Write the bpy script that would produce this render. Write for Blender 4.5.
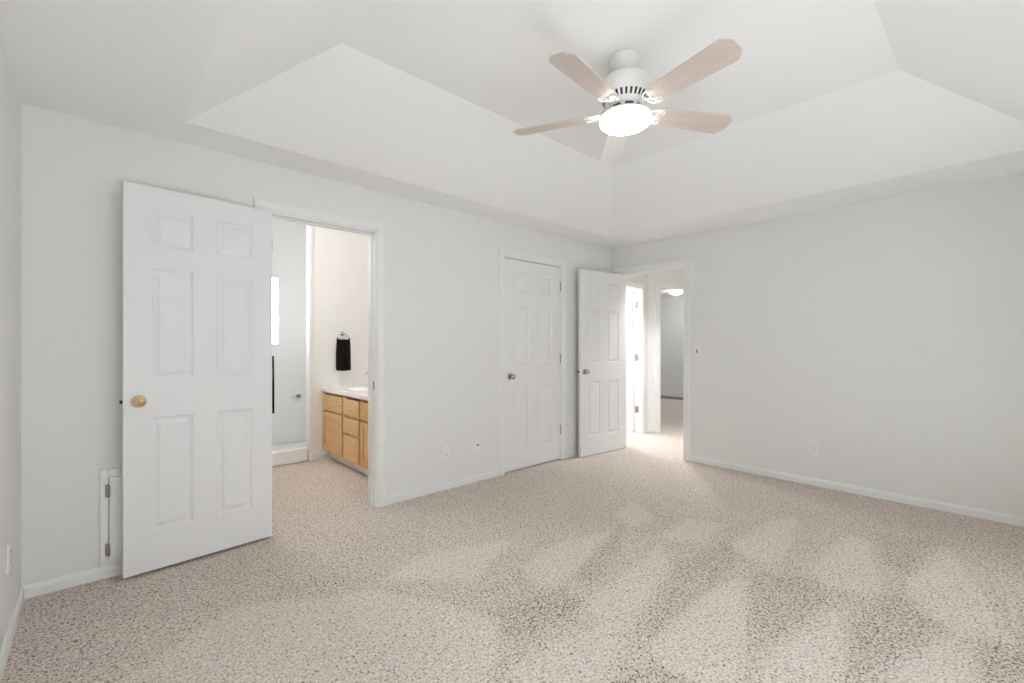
import bpy, bmesh, math, random
from mathutils import Vector, Matrix
PI = math.pi
R = math.radians
for o in list(bpy.data.objects):
    bpy.data.objects.remove(o)
SC = bpy.context.scene
COL = SC.collection

# ------------------------------------------------------------------ camera, sky, exposure
# Room axes: the wall with the two side doors runs along X at y = 0, the wall with
# the hall doorway runs along Y at x = 0; the bedroom is x < 0, y < 0.
L = 4.894          # length of the north wall
D = 3.72           # depth of the room
H = 2.40           # soffit height
HT = 2.70          # raised tray height
cam_d = bpy.data.cameras.new('camera')
cam = bpy.data.objects.new('camera', cam_d)
COL.objects.link(cam)
cam.location = (-4.6227, -3.2108, 1.2292)
cam.rotation_euler = (PI / 2, 0, 0.827039 - PI / 2)
cam_d.sensor_width = 36.0
cam_d.lens = 450.66 / 1024 * 36
cam_d.shift_y = 3.6 / 1024
cam_d.clip_start = 0.05
SC.camera = cam
SC.view_settings.view_transform = 'Standard'
SC.view_settings.look = 'None'
SC.view_settings.gamma = 1.0
SC.view_settings.use_curve_mapping = False
SC.view_settings.exposure = -0.80
SC.cycles.max_bounces = 16
SC.cycles.diffuse_bounces = 12
SC.cycles.sample_clamp_indirect = 60.0

W = bpy.data.worlds.new('sky'); SC.world = W
W.use_nodes = True
bg = W.node_tree.nodes['Background']
bg.inputs['Color'].default_value = (0.90, 0.95, 1.0, 1)
bg.inputs['Strength'].default_value = 4.6
sun_d = bpy.data.lights.new('sun', 'SUN'); sun_d.energy = 68.0; sun_d.angle = R(0.53); sun_d.color = (0.82, 0.93, 1.0)
sun = bpy.data.objects.new('sun', sun_d); COL.objects.link(sun); sun.location = (-2, -8, 12); sun.rotation_euler = (R(13.5), 0, 0)

def portal(name, loc, rot, sx, sy):
    """marks a window opening so the sky's light is sampled through it"""
    d = bpy.data.lights.new(name, 'AREA'); d.shape = 'RECTANGLE'; d.size = sx; d.size_y = sy
    d.cycles.is_portal = True
    o = bpy.data.objects.new(name, d); COL.objects.link(o); o.location = loc; o.rotation_euler = rot
    return o
# south wall windows (behind the camera), side room window
WIN_S = [(-4.70, -2.45), (-1.75, -1.10)]
WZ0, WZ1 = 0.30, 2.02
for a, b in WIN_S:
    portal('window_daylight', ((a + b) / 2, -D - 0.13, (WZ0 + WZ1) / 2), (PI / 2, 0, 0), b - a, WZ1 - WZ0)
portal('side_room_daylight', (0.70, 2.33, 1.25), (-PI / 2, 0, 0), 1.3, 1.7)
portal('added_far_daylight', (3.60, -2.71, 1.20), (PI / 2, 0, 0), 2.2, 1.8)  # unseen window opening added to brighten the far room

# ------------------------------------------------------------------ materials
def nt(name):
    m = bpy.data.materials.new(name); m.use_nodes = True
    return m, m.node_tree.nodes, m.node_tree.links, m.node_tree.nodes['Principled BSDF']
def paint(name, col, rough=0.6, bump=0.0, scale=220.0, metal=0.0, spec=0.5, var=0.0, dist=0.002):
    m, N, K, p = nt(name)
    p.inputs['Base Color'].default_value = (*col, 1)
    p.inputs['Roughness'].default_value = rough
    p.inputs['Metallic'].default_value = metal
    p.inputs['Specular IOR Level'].default_value = spec
    tc = N.new('ShaderNodeTexCoord')
    nz = N.new('ShaderNodeTexNoise'); nz.inputs['Scale'].default_value = scale; nz.inputs['Detail'].default_value = 3
    K.new(tc.outputs['Object'], nz.inputs['Vector'])
    if bump > 0:
        b = N.new('ShaderNodeBump'); b.inputs['Strength'].default_value = bump; b.inputs['Distance'].default_value = dist
        K.new(nz.outputs['Fac'], b.inputs['Height']); K.new(b.outputs['Normal'], p.inputs['Normal'])
    if var > 0:
        mx = N.new('ShaderNodeMix'); mx.data_type = 'RGBA'
        mx.inputs['A'].default_value = (*[c * (1 - var) for c in col], 1)
        mx.inputs['B'].default_value = (*[min(1, c * (1 + var)) for c in col], 1)
        K.new(nz.outputs['Fac'], mx.inputs['Factor']); K.new(mx.outputs['Result'], p.inputs['Base Color'])
    return m
def glow(name, col, strength):
    m, N, K, p = nt(name)
    p.inputs['Base Color'].default_value = (0.9, 0.9, 0.88, 1)
    p.inputs['Emission Color'].default_value = (*col, 1)
    p.inputs['Emission Strength'].default_value = strength
    p.inputs['Roughness'].default_value = 0.3
    return m
def wood(name, c0, c1, scale, rough=0.35):
    m, N, K, p = nt(name)
    tc = N.new('ShaderNodeTexCoord'); mp = N.new('ShaderNodeMapping'); mp.inputs['Scale'].default_value = scale
    nz = N.new('ShaderNodeTexNoise'); nz.inputs['Scale'].default_value = 1.0; nz.inputs['Detail'].default_value = 5
    nz.inputs['Distortion'].default_value = 0.6
    rp = N.new('ShaderNodeValToRGB')
    rp.color_ramp.elements[0].position = 0.3; rp.color_ramp.elements[0].color = (*c0, 1)
    rp.color_ramp.elements[1].position = 0.7; rp.color_ramp.elements[1].color = (*c1, 1)
    K.new(tc.outputs['Object'], mp.inputs['Vector']); K.new(mp.outputs['Vector'], nz.inputs['Vector'])
    K.new(nz.outputs['Fac'], rp.inputs['Fac']); K.new(rp.outputs['Color'], p.inputs['Base Color'])
    p.inputs['Roughness'].default_value = rough
    return m
M = {}
M['wall'] = paint('wall_paint', (0.768, 0.768, 0.757), 0.65, 0.10, 160)
M['ceiling'] = paint('ceiling_paint', (0.868, 0.875, 0.876), 0.75, 0.22, 110)
M['trim'] = paint('trim_gloss', (0.805, 0.807, 0.80), 0.35, 0.0)
M['door'] = paint('door_paint', (0.785, 0.785, 0.79), 0.42, 0.03, 300)
M['bath_wall'] = paint('bathroom_paint', (0.86, 0.845, 0.825), 0.5, 0.05, 160)
M['surround'] = paint('shower_surround', (0.87, 0.875, 0.875), 0.18, 0.0)
M['far_wall'] = paint('far_room_paint', (0.70, 0.715, 0.72), 0.6, 0.08, 160)
M['far_base_shade'] = paint('baseboard_painted_shade', (0.30, 0.30, 0.31), 0.5)  # shading on a white baseboard, painted in as dark grey
M['plate'] = paint('plate_plastic', (0.81, 0.81, 0.795), 0.3)
M['dark'] = paint('dark_slot', (0.03, 0.03, 0.03), 0.6)
M['brass'] = paint('polished_brass', (0.80, 0.62, 0.38), 0.10, metal=1.0)
M['antique_brass'] = paint('antique_brass', (0.50, 0.42, 0.31), 0.15, metal=1.0)
M['nickel'] = paint('satin_nickel', (0.48, 0.47, 0.44), 0.15, metal=1.0)
M['hinge'] = paint('hinge_metal', (0.36, 0.35, 0.33), 0.35, metal=1.0)
M['bolt'] = paint('latch_metal', (0.10, 0.095, 0.085), 0.4, metal=1.0)
M['chrome'] = paint('chrome', (0.8, 0.8, 0.8), 0.08, metal=1.0)
M['towel'] = paint('black_terry', (0.012, 0.011, 0.010), 0.95, 0.8, 500, spec=0.1, var=0.5, dist=0.003)
M['marble'] = paint('cultured_marble', (0.86, 0.86, 0.85), 0.2, 0.0, 6, var=0.03)
M['oak'] = wood('honey_oak', (0.60, 0.36, 0.14), (0.78, 0.52, 0.25), (60, 60, 5))
M['oak_h'] = wood('honey_oak_crosswise', (0.60, 0.36, 0.14), (0.78, 0.52, 0.25), (60, 5, 60))
M['blade'] = wood('bleached_oak', (0.55, 0.475, 0.43), (0.63, 0.55, 0.50), (4, 40, 40), 0.4)
M['painted_sheen_blade'] = wood('bleached_oak_painted_sheen', (0.76, 0.74, 0.72), (0.80, 0.79, 0.77), (4, 40, 40), 0.4)  # blade wood with bright reflection painted in as a paler tone
M['fan'] = paint('fan_enamel', (0.84, 0.83, 0.81), 0.3)
M['lamp'] = glow('lit_glass', (1.0, 0.95, 0.89), 26.0)
M['far_lamp'] = glow('lit_glass_far', (1.0, 0.97, 0.92), 90.0)
M['added_bath_lamp'] = glow('added_glow_bath', (1.0, 0.99, 0.98), 85.0)
M['added_hall_lamp'] = glow('added_glow_hall', (1.0, 0.97, 0.92), 30.0)
M['added_side_lamp'] = glow('added_glow_side', (1.0, 0.98, 0.95), 300.0)
M['daylit'] = glow('frosted_daylit_glass', (0.94, 0.97, 1.0), 9.0)

def carpet_mat():
    m, N, K, p = nt('frieze_carpet')
    tc = N.new('ShaderNodeTexCoord')
    n1 = N.new('ShaderNodeTexNoise'); n1.inputs['Scale'].default_value = 105; n1.inputs['Detail'].default_value = 2.5
    n1.inputs['Roughness'].default_value = 0.6; n1.inputs['Distortion'].default_value = 0.8
    n2 = N.new('ShaderNodeTexNoise'); n2.inputs['Scale'].default_value = 1.1; n2.inputs['Detail'].default_value = 2
    for n in (n1, n2): K.new(tc.outputs['Object'], n.inputs['Vector'])
    at = N.new('ShaderNodeAttribute'); at.attribute_name = 'nap_daylight'
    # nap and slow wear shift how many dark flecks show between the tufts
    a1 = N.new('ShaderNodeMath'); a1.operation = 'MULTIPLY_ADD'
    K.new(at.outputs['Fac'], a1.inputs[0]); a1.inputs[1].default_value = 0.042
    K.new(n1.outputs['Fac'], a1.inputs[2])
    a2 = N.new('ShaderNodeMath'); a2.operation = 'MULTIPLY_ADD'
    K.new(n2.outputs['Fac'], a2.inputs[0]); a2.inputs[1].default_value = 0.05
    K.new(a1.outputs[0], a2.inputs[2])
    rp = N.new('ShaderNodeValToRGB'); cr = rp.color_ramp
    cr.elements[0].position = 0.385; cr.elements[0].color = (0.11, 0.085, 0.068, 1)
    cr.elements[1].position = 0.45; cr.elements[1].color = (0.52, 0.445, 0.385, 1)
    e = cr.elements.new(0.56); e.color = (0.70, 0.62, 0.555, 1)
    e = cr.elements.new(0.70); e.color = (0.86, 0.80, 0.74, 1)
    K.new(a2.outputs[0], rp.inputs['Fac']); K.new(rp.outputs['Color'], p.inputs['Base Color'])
    p.inputs['Roughness'].default_value = 0.95; p.inputs['Specular IOR Level'].default_value = 0.1
    b = N.new('ShaderNodeBump'); b.inputs['Strength'].default_value = 0.6; b.inputs['Distance'].default_value = 0.008
    K.new(n1.outputs['Fac'], b.inputs['Height']); K.new(b.outputs['Normal'], p.inputs['Normal'])
    return m
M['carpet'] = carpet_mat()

# ------------------------------------------------------------------ helpers
def box(bm, x0, x1, y0, y1, z0, z1, bev=0.0, mi=0, seg=2):
    r = bmesh.ops.create_cube(bm, size=1.0, matrix=Matrix.Translation(((x0 + x1) / 2, (y0 + y1) / 2, (z0 + z1) / 2)) @ Matrix.Diagonal((abs(x1 - x0), abs(y1 - y0), abs(z1 - z0), 1)))
    vs = r['verts']
    fs = list({f for v in vs for f in v.link_faces})
    for f in fs: f.material_index = mi
    if bev > 0:
        es = list({e for v in vs for e in v.link_edges})
        bmesh.ops.bevel(bm, geom=es, offset=bev, segments=seg, profile=0.5, affect='EDGES')
def lathe(bm, prof, n=40, mat=Matrix(), mi=0):
    """profile of (r, z) swept about Z"""
    rings = []
    for r, z in prof:
        if r < 1e-5: rings.append([bm.verts.new(mat @ Vector((0, 0, z)))])
        else: rings.append([bm.verts.new(mat @ Vector((r * math.cos(2 * PI * i / n), r * math.sin(2 * PI * i / n), z))) for i in range(n)])
    for a, b in zip(rings, rings[1:]):
        for i in range(n):
            j = (i + 1) % n
            if len(a) == 1 and len(b) == 1: continue
            if len(a) == 1: q = [a[0], b[j], b[i]]
            elif len(b) == 1: q = [a[i], a[j], b[0]]
            else: q = [a[i], a[j], b[j], b[i]]
            f = bm.faces.new(q); f.material_index = mi; f.smooth = True
    return rings
def tube(bm, pts, rad, n=10, cap=True, mi=0):
    pts = [Vector(p) for p in pts]
    rads = rad if isinstance(rad, (list, tuple)) else [rad] * len(pts)
    rings = []; up = None
    for i, p in enumerate(pts):
        t = (pts[min(i + 1, len(pts) - 1)] - pts[max(i - 1, 0)]).normalized()
        if up is None: up = Vector((0, 0, 1)) if abs(t.z) < 0.9 else Vector((1, 0, 0))
        s = t.cross(up).normalized(); up = s.cross(t).normalized()
        rings.append([bm.verts.new(p + rads[i] * (math.cos(2 * PI * k / n) * s + math.sin(2 * PI * k / n) * up)) for k in range(n)])
    for a, b in zip(rings, rings[1:]):
        for k in range(n):
            f = bm.faces.new([a[k], a[(k + 1) % n], b[(k + 1) % n], b[k]]); f.smooth = True; f.material_index = mi
    if cap:
        for rg in (rings[0], rings[-1]):
            f = bm.faces.new(rg); f.material_index = mi
def prism(bm, poly, z0, z1, mat=Matrix(), bev=0.0, mi=0):
    a = [bm.verts.new(mat @ Vector((x, y, z0))) for x, y in poly]
    b = [bm.verts.new(mat @ Vector((x, y, z1))) for x, y in poly]
    n = len(poly); fs = [bm.faces.new(a[::-1]), bm.faces.new(b)]
    for i in range(n): fs.append(bm.faces.new([a[i], a[(i + 1) % n], b[(i + 1) % n], b[i]]))
    for f in fs: f.material_index = mi
    if bev > 0:
        es = list({e for f in fs[:2] for e in f.edges})
        bmesh.ops.bevel(bm, geom=es, offset=bev, segments=2, profile=0.5, affect='EDGES')
def quad(bm, *pts, mi=0):
    f = bm.faces.new([bm.verts.new(p) for p in pts]); f.material_index = mi; return f
def obj(name, bm, mats, parent=None, loc=None, recalc=True):
    if recalc: bmesh.ops.recalc_face_normals(bm, faces=bm.faces)
    me = bpy.data.meshes.new(name); bm.to_mesh(me); bm.free()
    for m in (mats if isinstance(mats, (list, tuple)) else [mats]): me.materials.append(m)
    o = bpy.data.objects.new(name, me); COL.objects.link(o)
    if parent: o.parent = parent
    if loc: o.location = loc
    return o
def tag(o, label, cat, group=None, kind=None):
    o['label'] = label; o['category'] = cat
    if group: o['group'] = group
    if kind: o['kind'] = kind
    return o
def thing(name, label, cat, loc=(0, 0, 0), rz=0.0, group=None, kind=None):
    o = bpy.data.objects.new(name, None); COL.objects.link(o); o.empty_display_size = 0.1
    o.location = loc; o.rotation_euler = (0, 0, rz)
    return tag(o, label, cat, group, kind)
def struct(name, bm, mats, label, cat, recalc=True):
    return tag(obj(name, bm, mats, recalc=recalc), label, cat, kind='structure')
def B(): return bmesh.new()
def copy_tree(o, parent=None):
    c = o.copy(); COL.objects.link(c)
    if parent: c.parent = parent
    for ch in list(o.children): copy_tree(ch, c)
    return c

# ------------------------------------------------------------------ floor: carpet with vacuum strokes and a painted daylight pool
T = 0.12   # wall thickness
CX, CY, CZ, TH, F, PY = -4.6227, -3.2108, 1.2292, 0.827039, 450.66, 345.1
def floor_pt(u, v):
    """where on the carpet a mark seen in the photograph lies"""
    fx, fy = math.cos(TH), math.sin(TH)
    t = CZ * F / (v - PY)
    r = (u - 512) / F * t
    return (CX + fx * t + fy * r, CY + fy * t - fx * r)
def zz(pts, ox, oy, s): return [floor_pt(ox + x / s, oy + y / s) for x, y in pts]
def strokes(*polys): return [zz(p, 340, 480, 1.497) for p in polys]
NAP_AND_DAYLIGHT = strokes(   # strokes the vacuum brushed the light way, plus one daylight pool painted in
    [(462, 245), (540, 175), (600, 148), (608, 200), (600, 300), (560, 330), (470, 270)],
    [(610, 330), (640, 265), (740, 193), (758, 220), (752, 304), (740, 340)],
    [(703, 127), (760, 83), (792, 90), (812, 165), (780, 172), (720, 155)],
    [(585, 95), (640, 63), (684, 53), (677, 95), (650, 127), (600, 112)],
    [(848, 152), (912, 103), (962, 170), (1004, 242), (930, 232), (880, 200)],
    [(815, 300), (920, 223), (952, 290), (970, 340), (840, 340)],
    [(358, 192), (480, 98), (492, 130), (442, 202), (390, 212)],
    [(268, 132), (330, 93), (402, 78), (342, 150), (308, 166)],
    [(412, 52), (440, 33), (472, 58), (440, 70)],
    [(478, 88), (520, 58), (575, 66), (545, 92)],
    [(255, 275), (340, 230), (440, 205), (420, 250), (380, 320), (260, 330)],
    [(-330, 304), (-160, 190), (60, 165), (180, 190), (240, 212), (225, 330)],  # pool of daylight painted into the pile, not a stroke
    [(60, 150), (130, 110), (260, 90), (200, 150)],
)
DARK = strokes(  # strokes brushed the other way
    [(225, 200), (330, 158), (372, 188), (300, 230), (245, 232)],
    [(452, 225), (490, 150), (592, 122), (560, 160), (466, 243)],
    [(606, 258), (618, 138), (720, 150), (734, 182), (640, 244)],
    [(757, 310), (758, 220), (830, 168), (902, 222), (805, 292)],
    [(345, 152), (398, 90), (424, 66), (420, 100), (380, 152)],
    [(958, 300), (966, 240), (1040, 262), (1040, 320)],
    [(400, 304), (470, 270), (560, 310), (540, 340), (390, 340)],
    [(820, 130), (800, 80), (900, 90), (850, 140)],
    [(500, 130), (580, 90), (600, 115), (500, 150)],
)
def seg_d(px, py, a, b):
    ax, ay = a; bx, by = b; dx, dy = bx - ax, by - ay
    t = max(0, min(1, ((px - ax) * dx + (py - ay) * dy) / (dx * dx + dy * dy + 1e-12)))
    return math.hypot(px - ax - t * dx, py - ay - t * dy)
def inside(px, py, poly):
    c = False; n = len(poly)
    for i in range(n):
        x0, y0 = poly[i]; x1, y1 = poly[i - 1]
        if (y0 > py) != (y1 > py) and px < (x1 - x0) * (py - y0) / (y1 - y0) + x0: c = not c
    d = min(seg_d(px, py, poly[i - 1], poly[i]) for i in range(n))
    return max(0.0, min(1.0, 0.5 + (d if c else -d) / 0.05))
def lin(a, b, s):
    n = max(1, int(round((b - a) / s))); return [a + (b - a) * i / n for i in range(n)]
xs = lin(-L - 0.13, 0.3, 0.027) + lin(0.3, 5.2, 0.3) + [5.2]
ys = lin(-D - 0.15, 0.05, 0.027) + lin(0.05, 3.3, 0.3) + [3.3]
bm = B()
g = [[bm.verts.new((x, y, 0)) for y in ys] for x in xs]
for i in range(len(xs) - 1):
    for j in range(len(ys) - 1):
        bm.faces.new([g[i][j], g[i + 1][j], g[i + 1][j + 1], g[i][j + 1]])
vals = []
bbs = [(p, s, min(q[0] for q in p) - .1, max(q[0] for q in p) + .1, min(q[1] for q in p) - .1, max(q[1] for q in p) + .1) for s, G in ((1.0, NAP_AND_DAYLIGHT), (-0.75, DARK)) for p in G]
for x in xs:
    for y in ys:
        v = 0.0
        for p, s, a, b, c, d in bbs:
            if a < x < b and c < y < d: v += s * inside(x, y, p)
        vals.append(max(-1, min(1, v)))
fl = struct('floor', bm, M['carpet'], 'beige speckled frieze carpet with vacuum strokes and a painted pool of daylight, over the whole floor', 'floor', recalc=False)
at = fl.data.attributes.new('nap_daylight', 'FLOAT', 'POINT'); at.data.foreach_set('value', vals)

# ------------------------------------------------------------------ walls
def wall_run(bm, axis, c0, c1, a0, a1, z1, holes, mi=0):
    """wall slab; holes = (from, to, bottom, top) along the run"""
    def b(p, q, zl, zh):
        if q - p < 1e-6 or zh - zl < 1e-6: return
        if axis == 'x': box(bm, p, q, c0, c1, zl, zh, mi=mi)
        else: box(bm, c0, c1, p, q, zl, zh, mi=mi)
    cur = a0
    for h0, h1, hb, ht in sorted(holes):
        b(cur, h0, 0, z1); b(h0, h1, 0, hb); b(h0, h1, ht, z1); cur = h1
    b(cur, a1, 0, z1)
ZW = H + 0.03
BO = (-3.825, -3.070, 2.088)      # bathroom opening x0, x1, head
CO = (-1.768, -0.958, 2.075)      # closet opening
BX0_, BX1_ = -4.05, -2.28
HO = (-0.905, -0.110, 2.075)      # hall opening (y0, y1, head)
bm = B(); wall_run(bm, 'x', 0, T, -L - T, T, ZW, [(BO[0], BO[1], 0, BO[2]), (CO[0], CO[1], 0, CO[2])])
box(bm, BX0_ - T, BX1_ + T, 0.02, T, ZW, 2.84)
struct('wall_north', bm, M['wall'], 'off-white wall with the bathroom doorway and closet door', 'wall')
bm = B(); wall_run(bm, 'y', 0, T, -D - T, 0, ZW, [(HO[0], HO[1], 0, HO[2])])
struct('wall_east', bm, M['wall'], 'off-white wall on the right with the hall doorway', 'wall')
bm = B(); wall_run(bm, 'y', -L - T, -L, -D - T, 0, ZW, [])
struct('wall_west', bm, M['wall'], 'off-white wall sliver at the far left edge', 'wall')
bm = B(); wall_run(bm, 'x', -D - T, -D, -L, 0, ZW, [(a, b, WZ0, WZ1) for a, b in WIN_S])
struct('wall_south', bm, M['wall'], 'off-white window wall behind the camera', 'wall')

# bedroom ceiling: perimeter soffit + tray slopes + raised flat
TX0, TX1, TY0, TY1 = -4.285, -0.525, -3.47, -0.308     # tray mouth
UX0, UX1, UY0, UY1 = -3.748, -1.475, -2.84, -1.033      # raised flat
bm = B()
o_ = [(-L - T, -D - T), (T, -D - T), (T, T), (-L - T, T)]
i_ = [(TX0, TY0), (TX1, TY0), (TX1, TY1), (TX0, TY1)]
u_ = [(UX0, UY0), (UX1, UY0), (UX1, UY1), (UX0, UY1)]
for k in range(4):
    n = (k + 1) % 4
    quad(bm, (*o_[k], H), (*o_[n], H), (*i_[n], H), (*i_[k], H))
    quad(bm, (*i_[k], H), (*i_[n], H), (*u_[n], HT), (*u_[k], HT))
quad(bm, *[(*p, HT) for p in u_])
bmesh.ops.remove_doubles(bm, verts=bm.verts, dist=1e-5)
struct('ceiling', bm, M['ceiling'], 'white tray ceiling with four sloped sides and flat rim', 'ceiling')

# south windows
for k, (a, b) in enumerate(WIN_S):
    bm = B(); f = 0.05; y0, y1 = -D - T + 0.01, -D - 0.03
    for x0, x1, z0, z1 in ((a, b, WZ0, WZ0 + f), (a, b, WZ1 - f, WZ1), (a, a + f, WZ0 + f, WZ1 - f), (b - f, b, WZ0 + f, WZ1 - f), ((a + b) / 2 - f / 2, (a + b) / 2 + f / 2, WZ0 + f, WZ1 - f)):
        box(bm, x0, x1, y0, y1, z0, z1, 0.004)
    struct('window_%d' % (k + 1), bm, M['trim'], ['white framed window behind the camera, the west one', 'white framed window behind the camera, the east one'][k], 'window')

# ---- bathroom shell, shower alcove
BX0, BX1, BY1 = -4.05, -2.28, 1.77
HB = 2.80     # the bathroom ceiling is higher
SX0, SX1, SY1 = -3.40, -2.965, 2.55     # shower opening x0..x1, back wall
bm = B()
wall_run(bm, 'x', BY1, BY1 + 0.09, SX1, BX1 + T, HB, [])
wall_run(bm, 'x', BY1, BY1 + 0.09, BX0 - T, SX0, HB, [])
struct('wall_bathroom_north', bm, M['bath_wall'], 'cream bathroom wall with the towel ring beyond the doorway', 'wall')
bm = B(); wall_run(bm, 'y', BX1, BX1 + T, T, BY1, HB, [])
struct('wall_bathroom_east', bm, M['bath_wall'], 'cream bathroom wall behind the vanity', 'wall')
bm = B(); wall_run(bm, 'y', BX0 - T, BX0, T, BY1, HB, [])
struct('wall_bathroom_west', bm, M['bath_wall'], 'cream bathroom wall hidden behind the open door', 'wall')
WX0, WX1, WB, WT = -3.62, -3.045, 1.215, 2.045   # shower window
bm = B()
wall_run(bm, 'x', SY1, SY1 + T, BX0 - T, -2.55, HB, [(WX0, WX1, WB, WT)])
# ledge moulded below the window
box(bm, -3.70, -2.99, SY1 - 0.025, SY1, 1.02, 1.05, 0.006)
struct('wall_shower_north', bm, M['surround'], 'glossy white shower back wall with the bright window', 'wall')
bm = B(); wall_run(bm, 'y', BX0 - T, BX0, BY1 + 0.09, SY1, HB, [])
struct('wall_shower_west', bm, M['surround'], 'glossy white shower wall hidden behind the open door', 'wall')
bm = B(); wall_run(bm, 'y', -2.66, -2.55, BY1 + 0.09, SY1, HB, [])
struct('wall_shower_east', bm, M['surround'], 'glossy white shower wall behind the towel ring wall', 'wall')
bm = B(); box(bm, SX1 - 0.004, SX1 + 0.03, BY1 - 0.012, BY1 + 0.09, 0.0, HB - 0.001, 0.004)
struct('trim_6', bm, M['bath_wall'], 'white jamb strip at the edge of the shower opening', 'shower jamb')
bm = B(); box(bm, SX0 + 0.002, SX1 - 0.014, BY1 - 0.01, BY1 + 0.10, 0, 0.15, 0.015)
tag(obj('shower_curb', bm, M['surround']), 'low white curb across the bottom of the shower opening', 'shower curb')
bm = B(); box(bm, BX0 + 0.005, -2.665, BY1 + 0.105, SY1 - 0.005, 0.0, 0.06, 0.01)
tag(obj('shower_pan', bm, M['surround']), 'white shower base behind the low curb', 'shower pan')
bm = B(); f = 0.03
for x0, x1, z0, z1 in ((WX0, WX1, WB, WB + f), (WX0, WX1, WT - f, WT), (WX0, WX0 + f, WB + f, WT - f), (WX1 - 0.012, WX1, WB + f, WT - f)):
    box(bm, x0, x1, SY1 - 0.008, SY1 + 0.06, z0, z1, 0.003)
wf = struct('window_3', bm, M['trim'], 'bright frosted window in the shower wall', 'window')
bm = B(); box(bm, WX0 + 0.01, WX1 - 0.006, SY1 + 0.02, SY1 + 0.03, WB + 0.01, WT - 0.01)
obj('window_pane', bm, M['daylit'], wf)
bm = B(); box(bm, BX0 - T, BX1 + T, 0.0, SY1 + T, HB, HB + 0.05)
struct('ceiling_bathroom', bm, M['ceiling'], 'white bathroom ceiling beyond the doorway', 'ceiling')

# ---- closet behind its closed door
bm = B()
box(bm, -1.95, -1.90, T, 0.75, 0, ZW); box(bm, -0.80, -0.75, T, 0.75, 0, ZW)
box(bm, -1.95, -0.75, 0.75, 0.80, 0, ZW); box(bm, -1.95, -0.75, T - 0.02, 0.80, H, ZW)
struct('wall_closet', bm, M['wall'], 'closet walls behind the closed closet door', 'wall')

# ---- hall, sunlit side room, far room
HY = 0.168
dg = Vector((math.sin(TH), -math.cos(TH), 0)); fw = Vector((math.cos(TH), math.sin(TH), 0))
P0 = Vector((1.067, HY, 0))
SO = (0.12, 0.950, 2.02)     # side room doorway in the hall's left wall
bm = B(); wall_run(bm, 'x', HY, HY + T, T, 1.067, ZW, [(SO[0] + 0.04, SO[1], 0, SO[2])])
struct('wall_hall_north', bm, M['wall'], 'white hall wall with the sunlit side doorway', 'wall')
MD = Matrix(((dg.x, fw.x, 0, P0.x), (dg.y, fw.y, 0, P0.y), (0, 0, 1, 0), (0, 0, 0, 1)))  # local x along the angled wall, y into far room
FO = (0.183, 0.96, 2.035)    # far room doorway along the angled wall
bm = B(); wall_run(bm, 'x', 0, T, 0, 2.6, ZW, [(FO[0], FO[1], 0, FO[2])])
bm.transform(MD); struct('wall_hall_angled', bm, M['wall'], 'white angled hall wall with the doorway to the grey room', 'wall')
bm = B(); box(bm, T, 3.0, -1.75, -1.63, 0, ZW)
struct('wall_hall_south', bm, M['wall'], 'white hall wall hidden right of the doorway', 'wall')
bm = B(); poly = [(T - 0.02, 0.30), (T - 0.02, -1.75)] ; pe = P0 + dg * 2.62 + fw * 0.02
prism(bm, [(0.0, HY + 0.1), (0.0, -1.76), (pe.x, pe.y - 0.1), (pe.x, pe.y), (P0.x + 0.06, P0.y + 0.1)], H, H + 0.04)
struct('ceiling_hall', bm, M['ceiling'], 'white hall ceiling beyond the doorway', 'ceiling')
# side room
bm = B()
box(bm, -0.12, 0.0, HY + T, 2.32, 0, ZW); box(bm, 1.50, 1.56, HY + T, 2.32, 0, ZW); box(bm, 1.067, 1.56, HY + T - 0.04, HY + T, 0, ZW)
wall_run(bm, 'x', 2.20, 2.32, -0.12, 1.56, ZW, [(0.05, 1.35, 0.40, 2.10)])
box(bm, 0, T, HY, HY + T, 0, ZW)
struct('wall_side_room', bm, M['wall'], 'bright white walls of the sunlit side room', 'wall')
bm = B(); box(bm, -0.12, 1.56, HY + 0.02, 2.32, H, H + 0.04)
struct('ceiling_side_room', bm, M['ceiling'], 'white ceiling of the sunlit side room', 'ceiling')
# far room
bm = B()
box(bm, 5.0, 5.1, -2.6, 2.9, 0, ZW); box(bm, 1.56, 5.1, 2.8, 2.9, 0, ZW); box(bm, 1.56, 1.62, HY + T, 2.9, 0, ZW)
wall_run(bm, 'x', -2.7, -2.6, pe.x - 0.1, 5.1, ZW, [(2.5, 4.7, 0.3, 2.1)]); box(bm, pe.x - 0.1, pe.x, -2.7, pe.y, 0, ZW)  # includes the opening added to let sky light in
struct('wall_far_room', bm, M['far_wall'], 'cool grey wall of the far room beyond the hall', 'wall')
q1 = P0 + fw * 0.06; q2 = P0 + dg * 2.6 + fw * 0.06
bm = B(); prism(bm, [(q1.x, q1.y), (q2.x, q2.y), (q2.x - 0.1, -2.7), (5.1, -2.7), (5.1, 2.9), (1.56, 2.9), (1.56, HY + 0.1)], 2.35, 2.39)
struct('ceiling_far_room', bm, M['ceiling'], 'white ceiling of the far room beyond the hall', 'ceiling')

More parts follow.
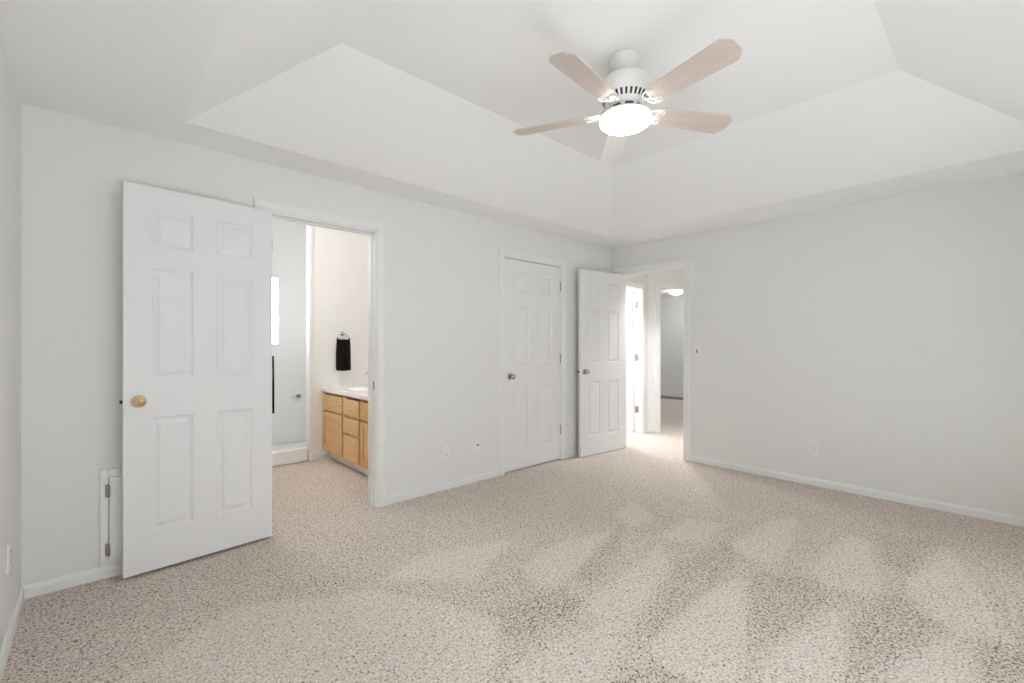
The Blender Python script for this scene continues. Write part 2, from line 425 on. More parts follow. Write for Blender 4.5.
# ------------------------------------------------------------------ casings, jamb linings, baseboards
CAS = [(0.000, 0.006), (0.004, 0.011), (0.016, 0.011), (0.026, 0.015), (0.052, 0.018), (0.064, 0.016), (0.068, 0.0)]
def casing(bm, a, b, zt, x_of, rev=0.006):
    """U of mitred casing round an opening; x_of(s, out, z) -> world point"""
    rows = []
    for off, out in [(0.0, 0.0)] + CAS:
        d = off - 0.0 + rev
        rows.append([x_of(a - d, out, 0.0), x_of(a - d, out, zt + d), x_of(b + d, out, zt + d), x_of(b + d, out, 0.0)])
    V = [[bm.verts.new(p) for p in r] for r in rows]
    for r0, r1 in zip(V, V[1:]):
        for k in range(3): bm.faces.new([r0[k], r0[k + 1], r1[k + 1], r1[k]])
def north(s, out, z): return Vector((s, -out, z))
def east(s, out, z): return Vector((-out, s, z))
def hallw(s, out, z): return Vector((s, HY - out, z))
def diag(s, out, z): return P0 + dg * s - fw * out + Vector((0, 0, z))
def lining(bm, a, b, zt, pt, d0, d1, th=0.018, stop=True, stop_at=0.045):
    """jamb boards lining the opening, with a stop bead; pt(s, out, z), out negative = into the wall"""
    def bx(s0, s1, o0, o1, z0, z1):
        P = [pt(s, o, z) for z in (z0, z1) for s, o in ((s0, o0), (s1, o0), (s1, o1), (s0, o1))]
        v = [bm.verts.new(p) for p in P]
        for q in ((0, 1, 2, 3), (4, 5, 6, 7), (0, 1, 5, 4), (1, 2, 6, 5), (2, 3, 7, 6), (3, 0, 4, 7)): bm.faces.new([v[i] for i in q])
    bx(a - th + 0.006, a + 0.006, -d0, -d1, 0, zt); bx(b - 0.006, b + th - 0.006, -d0, -d1, 0, zt)
    bx(a - th + 0.006, b + th - 0.006, -d0, -d1, zt - 0.006, zt + th - 0.006)
    if stop:
        s = stop_at
        bx(a + 0.006, a + 0.014, -s, -s - 0.035, 0, zt - 0.006); bx(b - 0.014, b - 0.006, -s, -s - 0.035, 0, zt - 0.006)
        bx(a + 0.006, b - 0.006, -s, -s - 0.035, zt - 0.014, zt - 0.006)
bm = B(); casing(bm, BO[0], BO[1], BO[2], north); lining(bm, BO[0], BO[1], BO[2], north, -0.001, T + 0.001)
t1 = struct('trim_1', bm, M['trim'], 'white casing and jamb round the bathroom doorway', 'door casing')
bm = B(); box(bm, BO[1] - 0.0085, BO[1] - 0.006, 0.010, 0.034, 0.895, 0.953, 0.0008)
sp = obj('strike_plate', bm, M['antique_brass'], t1); sp['label'] = 'brass strike plate'
bm = B(); casing(bm, CO[0], CO[1], CO[2], north); lining(bm, CO[0], CO[1], CO[2], north, -0.001, T + 0.001, stop=False)
struct('trim_2', bm, M['trim'], 'white casing and jamb round the closet door', 'door casing')
bm = B(); casing(bm, HO[0], HO[1], HO[2], east); lining(bm, HO[0], HO[1], HO[2], east, -0.001, T + 0.001)
t3 = struct('trim_3', bm, M['trim'], 'white casing and jamb round the hall doorway', 'door casing')
bm = B(); box(bm, 0.010, 0.034, HO[0] + 0.006, HO[0] + 0.0085, 0.895, 0.953, 0.0008)
sp = obj('strike_plate', bm, M['nickel'], t3); sp['label'] = 'metal strike plate'
bm = B(); casing(bm, SO[0] + 0.04, SO[1], SO[2], hallw); lining(bm, SO[0] + 0.04, SO[1], SO[2], hallw, -0.001, T + 0.001, stop=False)
t4 = struct('trim_4', bm, M['trim'], 'white casing and jamb round the sunlit side doorway in the hall', 'door casing')
for z in (1.79, 1.055, 0.33):
    bm = B(); x = SO[1] - 0.006
    box(bm, x - 0.003, x, HY + 0.055, HY + 0.115, z - 0.045, z + 0.045)
    tube(bm, [(x - 0.006, HY + 0.085, z - 0.046), (x - 0.006, HY + 0.085, z + 0.046)], 0.006, 8)
    h = obj('hinge', bm, M['hinge'], t4); h['label'] = 'grey metal hinge'
bm = B(); casing(bm, FO[0], FO[1], FO[2], diag); lining(bm, FO[0], FO[1], FO[2], diag, -0.001, T + 0.001, stop=False)
struct('trim_5', bm, M['trim'], 'white casing and jamb round the grey far room doorway', 'door casing')

BB = [(0.0, 0.0), (0.0125, 0.0), (0.0125, 0.044), (0.010, 0.053), (0.006, 0.058), (0.0045, 0.064), (0.0, 0.064)]
def baseboard(name, runs, label, mat=None):
    """runs: (start, end, outward normal) with plan points on the wall face"""
    bm = B()
    for p, q, n in runs:
        n = Vector((*n, 0)); rings = []
        for e in (p, q):
            rings.append([bm.verts.new(Vector((*e, 0)) + n * o + Vector((0, 0, z))) for o, z in BB])
        for k in range(len(BB) - 1): bm.faces.new([rings[0][k], rings[0][k + 1], rings[1][k + 1], rings[1][k]])
        for r_ in rings: bm.faces.new(r_)
    return struct(name, bm, mat or M['trim'], label, 'baseboard')
c = 0.074
baseboard('baseboard_north', [((-L, 0), (BO[0] - c, 0), (0, -1)), ((BO[1] + c, 0), (CO[0] - c, 0), (0, -1)), ((CO[1] + c, 0), (0, 0), (0, -1))], 'white baseboard along the wall with the closet door')
baseboard('baseboard_east', [((0, -D), (0, HO[0] - c), (-1, 0)), ((0, HO[1] + c), (0, 0), (-1, 0))], 'white baseboard along the right hand wall')
baseboard('baseboard_west', [((-L, -D), (-L, 0), (1, 0))], 'white baseboard along the far left wall')
baseboard('baseboard_south', [((-L, -D), (0, -D), (0, 1))], 'white baseboard behind the camera')
baseboard('baseboard_bathroom', [((SX1 + 0.03, BY1), (-2.78, BY1), (0, -1)), ((BX0, T), (BX0, BY1), (1, 0))], 'white baseboard beside the oak vanity')
dp = [P0 + dg * s for s in (0.0, FO[0] - c)]
baseboard('baseboard_hall', [((SO[1] + c, HY), (1.067, HY), (0, -1)), ((dp[0].x, dp[0].y), (dp[1].x, dp[1].y), (-fw.x, -fw.y))], 'short white baseboard between the two hall doorways')
baseboard('baseboard_far_room', [((5.0, -2.6), (5.0, 2.8), (-1, 0))], 'white baseboard, its shade painted in grey, under the grey far room wall', M['far_base_shade'])

# ------------------------------------------------------------------ six panel doors
def door_leaf(w, h, t=0.035):
    """hinge edge at x=0, leaf along +x, faces y=0 and y=t, both moulded"""
    st = 0.112 * w / 0.712; mul = st; pw = (w - 2 * st - mul) / 2
    hs = h / 2.06
    rows = [(h - 1.851 * hs, h - 1.239 * hs), (h - 1.037 * hs, h - 0.438 * hs), (h - 0.320 * hs, h - 0.117 * hs)]
    cols = [(st, st + pw), (st + pw + mul, w - st)]
    xg = [0] + [v for c_ in cols for v in c_] + [w]
    zg = [0] + [v for r_ in rows for v in r_] + [h]
    bm = B()
    for side, sgn in ((0.0, 1), (t, -1)):
        V = {(i, j): bm.verts.new((x, side, z)) for i, x in enumerate(xg) for j, z in enumerate(zg)}
        for i in range(len(xg) - 1):
            for j in range(len(zg) - 1):
                q = [V[i, j], V[i + 1, j], V[i + 1, j + 1], V[i, j + 1]]
                if i % 2 == 1 and j % 2 == 1:
                    x0, x1, z0, z1 = xg[i], xg[i + 1], zg[j], zg[j + 1]
                    prev = q
                    for ins, dep in ((0.004, 0.0025), (0.011, 0.0075), (0.017, 0.0085), (0.022, 0.0080), (0.040, 0.0015), (0.044, 0.0010)):
                        nx = [bm.verts.new((a, side + sgn * dep, b)) for a, b in ((x0 + ins, z0 + ins), (x1 - ins, z0 + ins), (x1 - ins, z1 - ins), (x0 + ins, z1 - ins))]
                        for k in range(4): bm.faces.new([prev[k], prev[(k + 1) % 4], nx[(k + 1) % 4], nx[k]])
                        prev = nx
                    bm.faces.new(prev)
                else: bm.faces.new(q)
    for a, b in (((0, 0), (w, 0)), ((w, 0), (w, h)), ((w, h), (0, h)), ((0, h), (0, 0))):
        # edge strips follow the grid points so the leaf is watertight
        pts = [(x, a[1]) for x in xg] if a[1] == b[1] else [(a[0], z) for z in zg]
        for p, q in zip(pts, pts[1:]):
            quad(bm, (p[0], 0, p[1]), (q[0], 0, q[1]), (q[0], t, q[1]), (p[0], t, p[1]))
    bmesh.ops.remove_doubles(bm, verts=bm.verts, dist=1e-5)
    return bm
KNOB = [(0, 0.066), (0.010, 0.0655), (0.0125, 0.063), (0.019, 0.061), (0.0255, 0.055), (0.0275, 0.047), (0.025, 0.039), (0.017, 0.033), (0.0125, 0.028), (0.0115, 0.012), (0.018, 0.010), (0.028, 0.008), (0.032, 0.005), (0.033, 0.0)]
def knob(parent, x, y, z, sgn, m, lock=False):
    bm = B(); mt = Matrix.Rotation(-sgn * PI / 2, 4, 'X')
    mt = Matrix.Translation((0, 0, 0)) @ mt
    lathe(bm, [p for p in KNOB if p[0] < 0.0279 and p[1] > 0.011], 32, mt)
    k = obj('door_knob', bm, m, parent, (x, y, z))
    bm = B(); lathe(bm, [(0.0112, 0.013)] + [p for p in KNOB if p[1] < 0.0115], 32, mt); obj('rose', bm, m, k)
    if lock:
        bm = B(); lathe(bm, [(0, 0.0695), (0.004, 0.069), (0.0052, 0.067), (0.0055, 0.062)], 16, mt); obj('lock_button', bm, m, k)
    return k
def latch(parent, w, z, t=0.035):
    bm = B(); box(bm, w - 0.0005, w + 0.0015, t / 2 - 0.0125, t / 2 + 0.0125, z - 0.028, z + 0.028, 0.0005); pl = obj('latch_plate', bm, M['trim'], parent)
    bm = B()
    prism(bm, [(w, t / 2 - 0.007), (w + 0.012, t / 2 - 0.007), (w + 0.013, t / 2 - 0.003), (w + 0.004, t / 2 + 0.007), (w, t / 2 + 0.007)], z - 0.0085, z + 0.0085)
    b = obj('latch_bolt', bm, M['bolt'], pl); b['label'] = 'dark metal latch bolt'
def hinges(parent, zs, y, m):
    for z in zs:
        bm = B()
        tube(bm, [(0, 0, -0.046), (0, 0, 0.046)], 0.0062, 10)
        lathe(bm, [(0, 0.053), (0.004, 0.052), (0.0066, 0.047), (0, 0.0455)], 10)
        lathe(bm, [(0, -0.0455), (0.0066, -0.047), (0.004, -0.052), (0, -0.053)], 10)
        sgn = 1 if y > 0.01 else -1
        box(bm, -0.002, 0.002, -sgn * 0.030, 0, -0.044, 0.044)
        h = obj('hinge', bm, m, parent, (-0.003, y + sgn * 0.005, z)); h['label'] = 'dull metal hinge'
# bathroom door, folded back against the wall
Wd, Hd = 0.722, 2.064
d1 = struct('door_1', door_leaf(Wd, Hd), M['door'], 'white six panel door folded back against the wall, brass knob', 'door', recalc=True)
d1.location = (-3.807, -0.031, 0.017); d1.rotation_euler = (0, 0, PI + R(4.6))
k = knob(d1, Wd - 0.062, 0.035, 0.915, 1, M['brass'], True); k['label'] = 'polished brass knob with lock button'
k = knob(d1, Wd - 0.062, 0.0, 0.915, -1, M['brass']); k['label'] = 'polished brass knob on the wall side'
latch(d1, Wd, 0.915); hinges(d1, (0.2, 1.03, 1.85), 0.0, M['antique_brass'])
# closet door, shut
Wc = CO[1] - CO[0] - 0.018
d2 = struct('door_2', door_leaf(Wc, 2.050), M['door'], 'white six panel closet door, shut, between the wall plates and the corner', 'door')
d2.location = (CO[1] - 0.009, 0.038, 0.012); d2.rotation_euler = (0, 0, PI)
k = knob(d2, Wc - 0.066, 0.035, 0.915, 1, M['antique_brass']); k['label'] = 'aged brass knob'
k = knob(d2, Wc - 0.066, 0.0, 0.915, -1, M['antique_brass']); k['label'] = 'aged brass knob inside the closet'
hinges(d2, (0.31, 1.075, 1.845), 0.035, M['hinge'])
# hall door, open at right angles
Wh = 0.740
d3 = struct('door_3', door_leaf(Wh, 2.052), M['door'], 'white six panel hall door, standing open in the corner, nickel knob', 'door')
ah = math.atan2(0.080, -0.736)
d3.location = (-0.010, -0.150, 0.008); d3.rotation_euler = (0, 0, ah)
# with +x towards the free edge, +y of the leaf faces the room
k = knob(d3, Wh - 0.062, 0.035, 0.93, 1, M['nickel'], True); k['label'] = 'satin nickel knob with lock button'
k = knob(d3, Wh - 0.062, 0.0, 0.93, -1, M['nickel']); k['label'] = 'satin nickel knob on the wall side'
latch(d3, Wh, 0.93); hinges(d3, (0.2, 1.03, 1.85), 0.0, M['nickel'])
# door standing open inside the sunlit side room
d4 = struct('door_4', door_leaf(0.70, 1.99), M['door'], 'white door standing open inside the sunlit side room', 'door')
d4.location = (SO[1] - 0.012, HY + 0.128, 0.012); d4.rotation_euler = (0, 0, R(68))

# ------------------------------------------------------------------ wall plates
def plate(name, label, cat, loc, rz, kind):
    t = thing(name, label, cat, loc, rz)   # local: x along wall, -y out of wall
    bm = B(); box(bm, -0.036, 0.036, -0.006, 0.0, -0.059, 0.059, 0.003)
    obj('cover_plate', bm, M['plate'], t)
    if kind == 'outlet':
        for s in (-1, 1):
            bm = B(); box(bm, -0.0165, 0.0165, -0.0085, -0.004, s * 0.0195 - 0.014, s * 0.0195 + 0.014, 0.003)
            r_ = obj('receptacle', bm, M['plate'], t)
            bm = B(); z = s * 0.0195
            box(bm, -0.008, -0.005, -0.0090, -0.0080, z - 0.001, z + 0.009); box(bm, 0.005, 0.008, -0.0090, -0.0080, z - 0.001, z + 0.007)
            lathe(bm, [(0, -0.0002), (0.0025, 0), (0.0025, 0.001)], 10, Matrix.Translation((0, -0.008, z - 0.008)) @ Matrix.Rotation(PI / 2, 4, 'X'))
            sl = obj('slots', bm, M['dark'], r_); sl['label'] = 'dark plug slots'
        bm = B(); lathe(bm, [(0, 0.002), (0.003, 0.0012), (0.0034, 0)], 12, Matrix.Translation((0, -0.006, 0)) @ Matrix.Rotation(PI / 2, 4, 'X')); obj('screw', bm, M['nickel'], t)
    elif kind == 'jack':
        bm = B(); lathe(bm, [(0, 0.012), (0.0055, 0.012), (0.0058, 0.001), (0.009, 0.001), (0.009, 0)], 14, Matrix.Translation((0.004, -0.006, 0)) @ Matrix.Rotation(PI / 2, 4, 'X'))
        j = obj('cable_jack', bm, M['dark'], t); j['label'] = 'dark cable jack'
    elif kind == 'cover':
        bm = B(); box(bm, -0.0165, 0.0165, -0.0095, -0.004, -0.033, 0.033, 0.002); obj('insert', bm, M['plate'], t)
        bm = B(); box(bm, -0.012, 0.012, -0.0105, -0.009, -0.031, -0.028); s_ = obj('slot', bm, M['dark'], t); s_['label'] = 'narrow dark slot'
    else:
        for x in (-0.004,):
            bm = B(); box(bm, x - 0.008, x + 0.008, -0.008, -0.005, -0.018, 0.018, 0.001); tb = obj('toggle_slot', bm, M['dark'], t); tb['label'] = 'dark toggle slot'
            bm = B(); prism(bm, [(x - 0.0042, -0.006), (x + 0.0042, -0.006), (x + 0.0036, -0.018), (x - 0.0036, -0.018)], -0.004, 0.006); obj('toggle', bm, M['plate'], t)
    return t
plate('outlet', 'white outlet low on the wall to the right of the hall doorway', 'outlet', (0, -2.096, 0.327), -PI / 2, 'outlet')
plate('light_switch', 'white light switch plate just right of the hall doorway', 'switch', (0, -1.054, 1.168), -PI / 2, 'switch')
plate('wall_plate', 'white wall plate low between bathroom doorway and closet, the left of two', 'wall plate', (-2.434, 0, 0.326), 0, 'cover')
plate('cable_plate', 'white wall plate with a dark cable jack, nearest the closet door', 'wall plate', (-2.098, 0, 0.326), 0, 'jack')
plate('outlet', 'white outlet on the sliver of wall at the far left edge', 'outlet', (-L, -0.45, 0.36), PI / 2, 'outlet')

# ------------------------------------------------------------------ access panel behind the folded door
ap = thing('access_panel', 'small white hinged access panel low on the wall, half behind the folded door', 'access panel', (-4.613, 0, 0.066))
bm = B(); w_, h_ = 0.40, 0.505
for x0, x1, z0, z1 in ((0, 0.034, 0, h_), (w_ - 0.05, w_, 0, h_), (0.034, w_ - 0.05, 0, 0.045), (0.034, w_ - 0.05, h_ - 0.045, h_)):
    box(bm, x0, x1, -0.016, 0, z0, z1, 0.002)
obj('panel_frame', bm, M['trim'], ap)
bm = B(); box(bm, 0.037, w_ - 0.044, -0.036, -0.016, 0.040, h_ - 0.038, 0.003); obj('panel_door', bm, M['trim'], ap)
for z in (0.085, 0.395):
    bm = B(); box(bm, 0.019, 0.030, -0.0185, -0.016, z - 0.032, z + 0.032, 0.0006)
    tube(bm, [(0.0315, -0.024, z - 0.034), (0.0315, -0.024, z + 0.034)], 0.0046, 8)
    box(bm, 0.036, 0.041, -0.0385, -0.0360, z - 0.028, z + 0.028)
    h = obj('hinge', bm, M['nickel'], ap); h['label'] = 'small grey hinge'

# ------------------------------------------------------------------ ceiling fan
FX, FY = -2.638, -1.908
fan = thing('ceiling_fan', 'white five blade ceiling fan with lit bowl lamp in the tray ceiling', 'ceiling fan', (FX, FY, HT))
def zf(z): return z - HT
bm = B(); lathe(bm, [(0, 0), (0.068, 0), (0.073, -0.008), (0.074, -0.022), (0.069, -0.038), (0.056, -0.056), (0.044, -0.068), (0.034, -0.074), (0, -0.074)]); obj('canopy', bm, M['fan'], fan)
bm = B(); lathe(bm, [(0.0, -0.070), (0.026, -0.070), (0.026, -0.084), (0.042, -0.086), (0.044, -0.100), (0, -0.100)]); obj('downrod', bm, M['fan'], fan)
bm = B(); lathe(bm, [(0, -0.098), (0.055, -0.098), (0.085, -0.104), (0.108, -0.118), (0.122, -0.138), (0.127, -0.165), (0.127, -0.200), (0.124, -0.208), (0.119, -0.213), (0.100, -0.243), (0.097, -0.250), (0.085, -0.262), (0, -0.262)], 60)
mot = obj('motor_housing', bm, M['fan'], fan)
bm = B()
for i in range(30):
    a = 2 * PI * i / 30
    c_ = Matrix.Rotation(a, 4, 'Z')
    p = [c_ @ Vector(q) for q in ((0.1178, -0.0058, -0.2150), (0.1178, 0.0058, -0.2150), (0.1015, 0.0048, -0.2405), (0.1015, -0.0048, -0.2405))]
    nrm = (c_ @ Vector((0.84, 0, -0.55))).normalized() * 0.0012
    top = [bm.verts.new(q + nrm) for q in p]; bot = [bm.verts.new(q - nrm * 3) for q in p]
    bm.faces.new(top)
    for k_ in range(4): bm.faces.new([top[k_], top[(k_ + 1) % 4], bot[(k_ + 1) % 4], bot[k_]])
v_ = obj('vent_slots', bm, M['dark'], mot); v_['label'] = 'ring of dark vent slots'
bm = B(); lathe(bm, [(0, -0.258), (0.076, -0.258), (0.080, -0.263), (0.080, -0.285), (0.074, -0.290), (0.095, -0.293), (0.118, -0.297), (0.124, -0.302), (0.124, -0.312), (0, -0.312)], 48)
kit = obj('light_kit', bm, M['fan'], fan)
hole = None
for i in range(8):
    if hole is None:
        bm = B(); prism(bm, [(-0.026, -0.008), (0.026, -0.008), (0.018, 0.008), (-0.018, 0.008)], -0.006, 0.0025, Matrix.Translation((0.0790, 0, -0.275)) @ Matrix.Rotation(PI / 2, 4, 'Z') @ Matrix.Rotation(PI / 2, 4, 'X'))
        h = hole = obj('vent_opening', bm, M['dark'], kit)
    else:
        h = hole.copy(); COL.objects.link(h); h.parent = kit
    h['label'] = 'dark opening above the lamp'; h.rotation_euler = (0, 0, 2 * PI * i / 8 + R(227))
bm = B(); lathe(bm, [(0.120, -0.309), (0.1275, -0.316), (0.1295, -0.325), (0.126, -0.338), (0.115, -0.347), (0.094, -0.357), (0.066, -0.363), (0.034, -0.366), (0, -0.367)], 56)
lb = obj('lamp_bowl', bm, M['lamp'], fan); lb['label'] = 'lit frosted glass bowl'
def blade_bm():
    bm = B()
    r0, r1 = 0.165, 0.606
    poly = [(r0, -0.030), (r0 + 0.010, -0.048), (r0 + 0.03, -0.058), (r1 - 0.036, -0.071), (r1, -0.034), (r1, 0.034), (r1 - 0.036, 0.071), (r0 + 0.03, 0.058), (r0 + 0.010, 0.048), (r0, 0.030)]
    prism(bm, poly, -0.003, 0.003)
    return bm
def iron_bm():
    bm = B()
    # stem from the motor to a forked, curled plate under the blade root
    tube(bm, [(0.078, 0, 0.026), (0.105, 0, 0.024), (0.128, 0, 0.010), (0.150, 0, -0.004), (0.175, 0, -0.006)], [0.009, 0.008, 0.006, 0.005, 0.004], 10)
    for s in (-1, 1):
        tube(bm, [(0.122, 0, 0.012), (0.136, s * 0.022, 0.004), (0.152, s * 0.040, -0.004), (0.176, s * 0.050, -0.006), (0.198, s * 0.046, -0.006), (0.208, s * 0.034, -0.006), (0.200, s * 0.025, -0.006)], [0.005, 0.0045, 0.004, 0.0035, 0.003, 0.0025, 0.003], 8)
        tube(bm, [(0.158, 0, -0.005), (0.170, s * 0.011, -0.006), (0.184, s * 0.012, -0.006), (0.194, s * 0.005, -0.006)], [0.003, 0.003, 0.0025, 0.002], 8)
        lathe(bm, [(0, -0.010), (0.004, -0.009), (0.005, -0.006), (0.005, -0.002)], 10, Matrix.Translation((0.182, s * 0.036, 0)))
    return bm
BZ = 2.420 - HT
first = None
for i in range(5):
    a = R(-101.2 + 72 * i)
    if first is None:
        bl = obj('blade', blade_bm(), M['blade'], fan); bl['label'] = 'pale bleached wood blade'
        ir = obj('blade_iron', iron_bm(), M['fan'], bl); ir['label'] = 'white scrolled bracket'
        ir.rotation_euler = (0, 0, 0)
        first = bl
    else:
        bl = first.copy(); COL.objects.link(bl); bl.parent = fan
        ir = first.children[0].copy(); COL.objects.link(ir); ir.parent = bl
    if i == 2:   # the blade pointing away from the camera has its reflected light painted in
        bl.data = bl.data.copy(); bl.data.materials[0] = M['painted_sheen_blade']; bl['label'] = 'wood blade behind the lamp, its reflected light painted in pale'
    bl.location = (0, 0, BZ)
    bl.rotation_euler = (Matrix.Rotation(a, 3, 'Z') @ Matrix.Rotation(R(-12.4), 3, 'X')).to_euler()
    # pull chain hidden behind the bowl is left out

# ------------------------------------------------------------------ lamps in the other rooms, all added but the far dome
def flush_lamp(label, loc, m, sc=1.0):
    t = thing('ceiling_light', label, 'ceiling light', loc); t.scale = (sc, sc, sc * (0.75 if sc < 1 else 1))
    bm = B(); lathe(bm, [(0, 0), (0.125, 0), (0.150, -0.006), (0.150, -0.026), (0.140, -0.028), (0, -0.028)], 40); obj('base', bm, M['fan'], t)
    bm = B(); lathe(bm, [(0.140, -0.026), (0.148, -0.034), (0.145, -0.055), (0.125, -0.085), (0.085, -0.108), (0.04, -0.118), (0, -0.120)], 40); obj('glass_dome', bm, m, t)
    return t
flush_lamp('lit white dome light on the far room ceiling beyond the hall', (4.17, 1.345, 2.35), M['far_lamp'], 0.86)
flush_lamp('unseen dome light added to the bathroom ceiling to brighten the room', (-3.90, 1.25, HB), M['added_bath_lamp'])  # made-up fixture that lights the bathroom
dl = thing('added_downlight', 'unseen round light added to the hall ceiling to brighten the floor', 'ceiling light', (0.48, -0.48, H))  # invented lamp, put in to brighten the hall carpet
bm = B(); lathe(bm, [(0.062, -0.001), (0.062, -0.008), (0.085, -0.010), (0.095, -0.004), (0.095, -0.0005)], 40); obj('trim_ring', bm, M['fan'], dl)
bm = B(); lathe(bm, [(0, -0.003), (0.060, -0.003), (0.060, -0.001), (0, -0.001)], 32); obj('lens', bm, M['added_hall_lamp'], dl)
sd = bpy.data.lights.new('added_downlight_beam', 'SPOT'); sd.energy = 200; sd.spot_size = R(100); sd.spot_blend = 0.7; sd.shadow_soft_size = 0.05; sd.color = (0.97, 0.98, 1.0)
so = bpy.data.objects.new('added_downlight_beam', sd); COL.objects.link(so); so.parent = dl; so.location = (0, 0, -0.02)
flush_lamp('unseen dome light added to brighten the sunlit side room', (0.72, 1.10, H), M['added_side_lamp'])  # added source that floods the side doorway with light

# ------------------------------------------------------------------ bathroom: vanity, counter, faucet, towels
VX, VY0, VY1 = -2.815, 0.30, BY1      # front plane, run
van = thing('vanity_cabinet', 'honey oak bathroom vanity with drawers seen through the bathroom doorway', 'vanity', (VX, VY1, 0))
# local frame: x back to the wall, y negative towards the viewer
Lv = VY1 - VY0; dv = BX1 - VX - 0.004
bm = B()
for a, b, c_, d_, z0, z1 in ((0.02, dv, -Lv, -Lv + 0.016, 0.095, 0.735), (0.02, dv, -0.018, -0.002, 0.095, 0.735), (0.02, dv, -Lv + 0.016, -0.018, 0.095, 0.111), (dv - 0.008, dv, -Lv + 0.016, -0.018, 0.111, 0.735)):
    box(bm, a, b, c_, d_, z0, z1)
fr = [(-Lv, -0.002, 0.095, 0.125), (-Lv, -0.002, 0.715, 0.735), (-0.045, -0.002, 0.125, 0.715), (-0.585, -0.535, 0.125, 0.715), (-0.975, -0.925, 0.125, 0.715), (-Lv, -0.002, 0.522, 0.543), (-0.95, -0.56, 0.352, 0.373), (-Lv, -Lv + 0.05, 0.125, 0.715)]
for a, b, z0, z1 in fr: box(bm, 0, 0.020, a, b, z0, z1, 0.001)
obj('carcass', bm, M['oak'], van)
bm = B(); box(bm, 0.065, 0.085, -Lv + 0.01, -0.002, 0, 0.095); tk = obj('toe_kick', bm, M['trim'], van); tk['label'] = 'white toe kick'
def front(name, y0, y1, z0, z1, slab):
    bm = B()
    if slab: box(bm, -0.024, 0, y0, y1, z0, z1, 0.005, seg=3)
    else:
        f = 0.055
        for a, b, c_, d_ in ((y0, y0 + f, z0, z1), (y1 - f, y1, z0, z1), (y0 + f, y1 - f, z0, z0 + f), (y0 + f, y1 - f, z1 - f, z1)): box(bm, -0.024, 0, a, b, c_, d_, 0.003)
        box(bm, -0.012, 0, y0 + f, y1 - f, z0 + f, z1 - f)
        box(bm, -0.016, -0.010, y0 + f + 0.025, y1 - f - 0.025, z0 + f + 0.025, z1 - f - 0.025, 0.004)
    return obj(name, bm, M['oak_h'] if slab else M['oak'], van)
front('false_drawer', -0.540, -0.032, 0.545, 0.705, True)
front('cabinet_door', -0.540, -0.032, 0.118, 0.520, False)
front('drawer', -0.934, -0.578, 0.545, 0.705, True)
front('drawer', -0.934, -0.578, 0.375, 0.520, True)
front('drawer', -0.934, -0.578, 0.118, 0.350, True)
front('false_drawer', -1.435, -0.970, 0.545, 0.705, True)
front('cabinet_door', -1.435, -0.970, 0.118, 0.520, False)
# countertop with moulded basin
ct = thing('countertop', 'white marble vanity top with moulded basin on the oak vanity', 'countertop', (VX, VY1, 0.735))
bm = B(); nx, ny = 36, 64; cx_, cy_ = 0.235, -0.46
X0, X1, Y0, Y1 = -0.028, dv, -Lv - 0.02, 0.0
def top_z(x, y):
    e = math.hypot((x - cx_) / 0.140, (y - cy_) / 0.22)
    return 0.038 if e >= 1 else 0.038 - 0.085 * (1 - e ** 2.5) ** 0.8
gv = [[bm.verts.new((X0 + (X1 - X0) * i / nx, Y0 + (Y1 - Y0) * j / ny, top_z(X0 + (X1 - X0) * i / nx, Y0 + (Y1 - Y0) * j / ny))) for j in range(ny + 1)] for i in range(nx + 1)]
for i in range(nx):
    for j in range(ny):
        f = bm.faces.new([gv[i][j], gv[i + 1][j], gv[i + 1][j + 1], gv[i][j + 1]]); f.smooth = True
rim = [gv[i][0] for i in range(nx + 1)] + [gv[nx][j] for j in range(1, ny + 1)] + [gv[i][ny] for i in range(nx - 1, -1, -1)] + [gv[0][j] for j in range(ny - 1, 0, -1)]
low = [bm.verts.new((v.co.x, v.co.y, 0.0)) for v in rim]
for k_ in range(len(rim)):
    n_ = (k_ + 1) % len(rim); bm.faces.new([rim[k_], rim[n_], low[n_], low[k_]])
obj('slab', bm, M['marble'], ct)
bm = B(); box(bm, dv - 0.02, dv, Y0, 0, 0.038, 0.13, 0.004); box(bm, X0, dv - 0.02, -0.018, 0, 0.038, 0.045, 0.002)
obj('backsplash', bm, M['marble'], ct)
fc = thing('faucet', 'shiny faucet on the marble vanity top', 'faucet', (VX + 0.40, VY1 + cy_, 0.773))
bm = B(); box(bm, -0.025, 0.025, -0.075, 0.075, 0, 0.012, 0.005); obj('base_plate', bm, M['chrome'], fc)
bm = B(); tube(bm, [(0, 0, 0.01), (0, 0, 0.13), (-0.015, 0, 0.16), (-0.05, 0, 0.178), (-0.10, 0, 0.174), (-0.135, 0, 0.150)], [0.016, 0.014, 0.013, 0.012, 0.011, 0.011], 14); obj('spout', bm, M['brass'], fc)
for s in (-1, 1):
    bm = B(); lathe(bm, [(0, 0.055), (0.015, 0.053), (0.019, 0.045), (0.014, 0.03), (0.012, 0.01)], 16, Matrix.Translation((0, s * 0.055, 0))); obj('handle', bm, M['chrome'], fc)

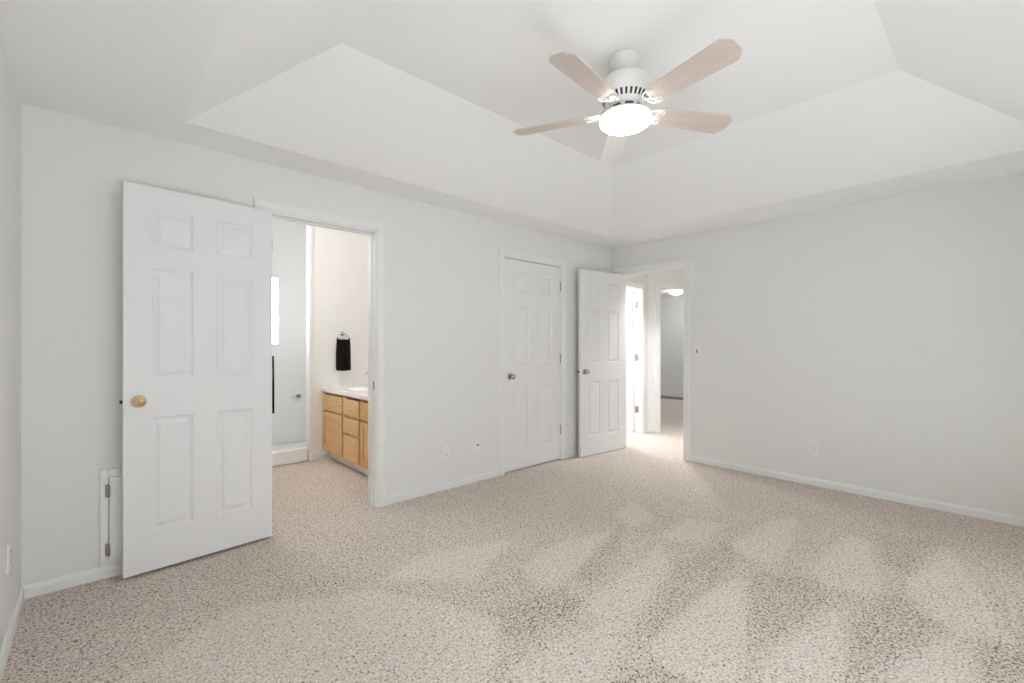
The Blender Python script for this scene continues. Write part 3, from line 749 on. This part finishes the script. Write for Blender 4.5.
# towel ring + hanging hand towel
tr = thing('towel_ring', 'small metal towel ring on the bathroom wall above the vanity', 'towel ring', (-2.612, BY1, 1.355))
bm = B(); lathe(bm, [(0, 0.03), (0.009, 0.03), (0.011, 0.012), (0.022, 0.008), (0.024, 0)], 24, Matrix.Rotation(PI / 2, 4, 'X')); obj('mount', bm, M['nickel'], tr)
bm = B(); tube(bm, [(0.068 * math.sin(2 * PI * i / 32), -0.028, -0.066 + 0.068 * math.cos(2 * PI * i / 32)) for i in range(33)], 0.0035, 8, cap=False); obj('ring', bm, M['nickel'], tr)
def towel(name, label, loc, w, h, top, seed, rz=0.0, gather=0.8):
    """folded towel draped over a rail: closed shell, front layer longer than back"""
    rnd = random.Random(seed); ph = [rnd.uniform(0, 6) for _ in range(4)]
    bm = B(); n, m_ = 18, 26; rows = []
    for j in range(m_ + 1):
        z = -h * j / m_
        g_ = gather + (1 - gather) * min(1.0, (-z) / (0.45 * h))
        row = []
        for i in range(n * 2):
            if i < n: t_ = i / (n - 1); s_ = 1
            else: t_ = 1 - (i - n) / (n - 1); s_ = -1
            x = (t_ - 0.5) * w * g_
            th_ = top * (0.55 + 0.45 * min(1, -z / 0.05)) * (0.35 + 0.65 * math.sqrt(max(0, 1 - (2 * t_ - 1) ** 2)))
            y = -s_ * th_ + 0.006 * math.sin(9 * t_ + ph[0] + 0.6 * j / m_) * (0.3 + j / m_) + 0.003 * math.sin(17 * t_ + ph[1])
            zz_ = z + (0.016 * (abs(2 * t_ - 1) ** 4) + 0.004 * math.sin(11 * t_ + ph[2]) if j == 0 else 0) - (0.012 * math.cos((t_ - 0.5) * 2.6) if j == m_ else 0) + (0.02 if (s_ < 0 and j == m_) else 0)
            row.append(bm.verts.new((x, y, zz_)))
        rows.append(row)
    for a, b in zip(rows, rows[1:]):
        for i in range(2 * n):
            k_ = (i + 1) % (2 * n)
            f = bm.faces.new([a[i], a[k_], b[k_], b[i]]); f.smooth = True
    bm.faces.new(rows[0]); bm.faces.new(rows[-1])
    o = obj(name, bm, M['towel'], loc=loc); o.rotation_euler = (0, 0, rz)
    return tag(o, label, 'towel')
towel('hand_towel', 'black hand towel hanging from the ring above the vanity', (-2.611, BY1 - 0.030, 1.290), 0.158, 0.335, 0.019, 3, gather=0.93)
tb = thing('towel_bar', 'towel bar left of the shower, hidden by the open door', 'towel bar', (-3.70, BY1, 1.085))
bm = B(); tube(bm, [(-0.26, -0.05, 0), (0.26, -0.05, 0)], 0.008, 10); obj('rail', bm, M['chrome'], tb)
for s in (-1, 1):
    bm = B(); tube(bm, [(s * 0.25, 0, 0), (s * 0.25, -0.055, 0)], 0.012, 12); obj('bracket', bm, M['chrome'], tb)
towel('bath_towel', 'black bath towel, just its edge showing beside the open door', (-3.535, BY1 - 0.050, 1.103), 0.425, 0.55, 0.018, 7, gather=0.985)
# shower valve
sv = thing('shower_valve', 'round white shower valve with dark centre on the shower wall', 'valve', (-2.845, SY1, 0.62))
bm = B(); lathe(bm, [(0, 0.014), (0.05, 0.012), (0.062, 0.004), (0.062, 0)], 28, Matrix.Rotation(PI / 2, 4, 'X')); obj('escutcheon', bm, M['plate'], sv)
bm = B(); lathe(bm, [(0, 0.06), (0.018, 0.058), (0.024, 0.045), (0.018, 0.02), (0.014, 0.012)], 18, Matrix.Rotation(PI / 2, 4, 'X')); h = obj('handle', bm, M['hinge'], sv); h['label'] = 'dark metal handle'
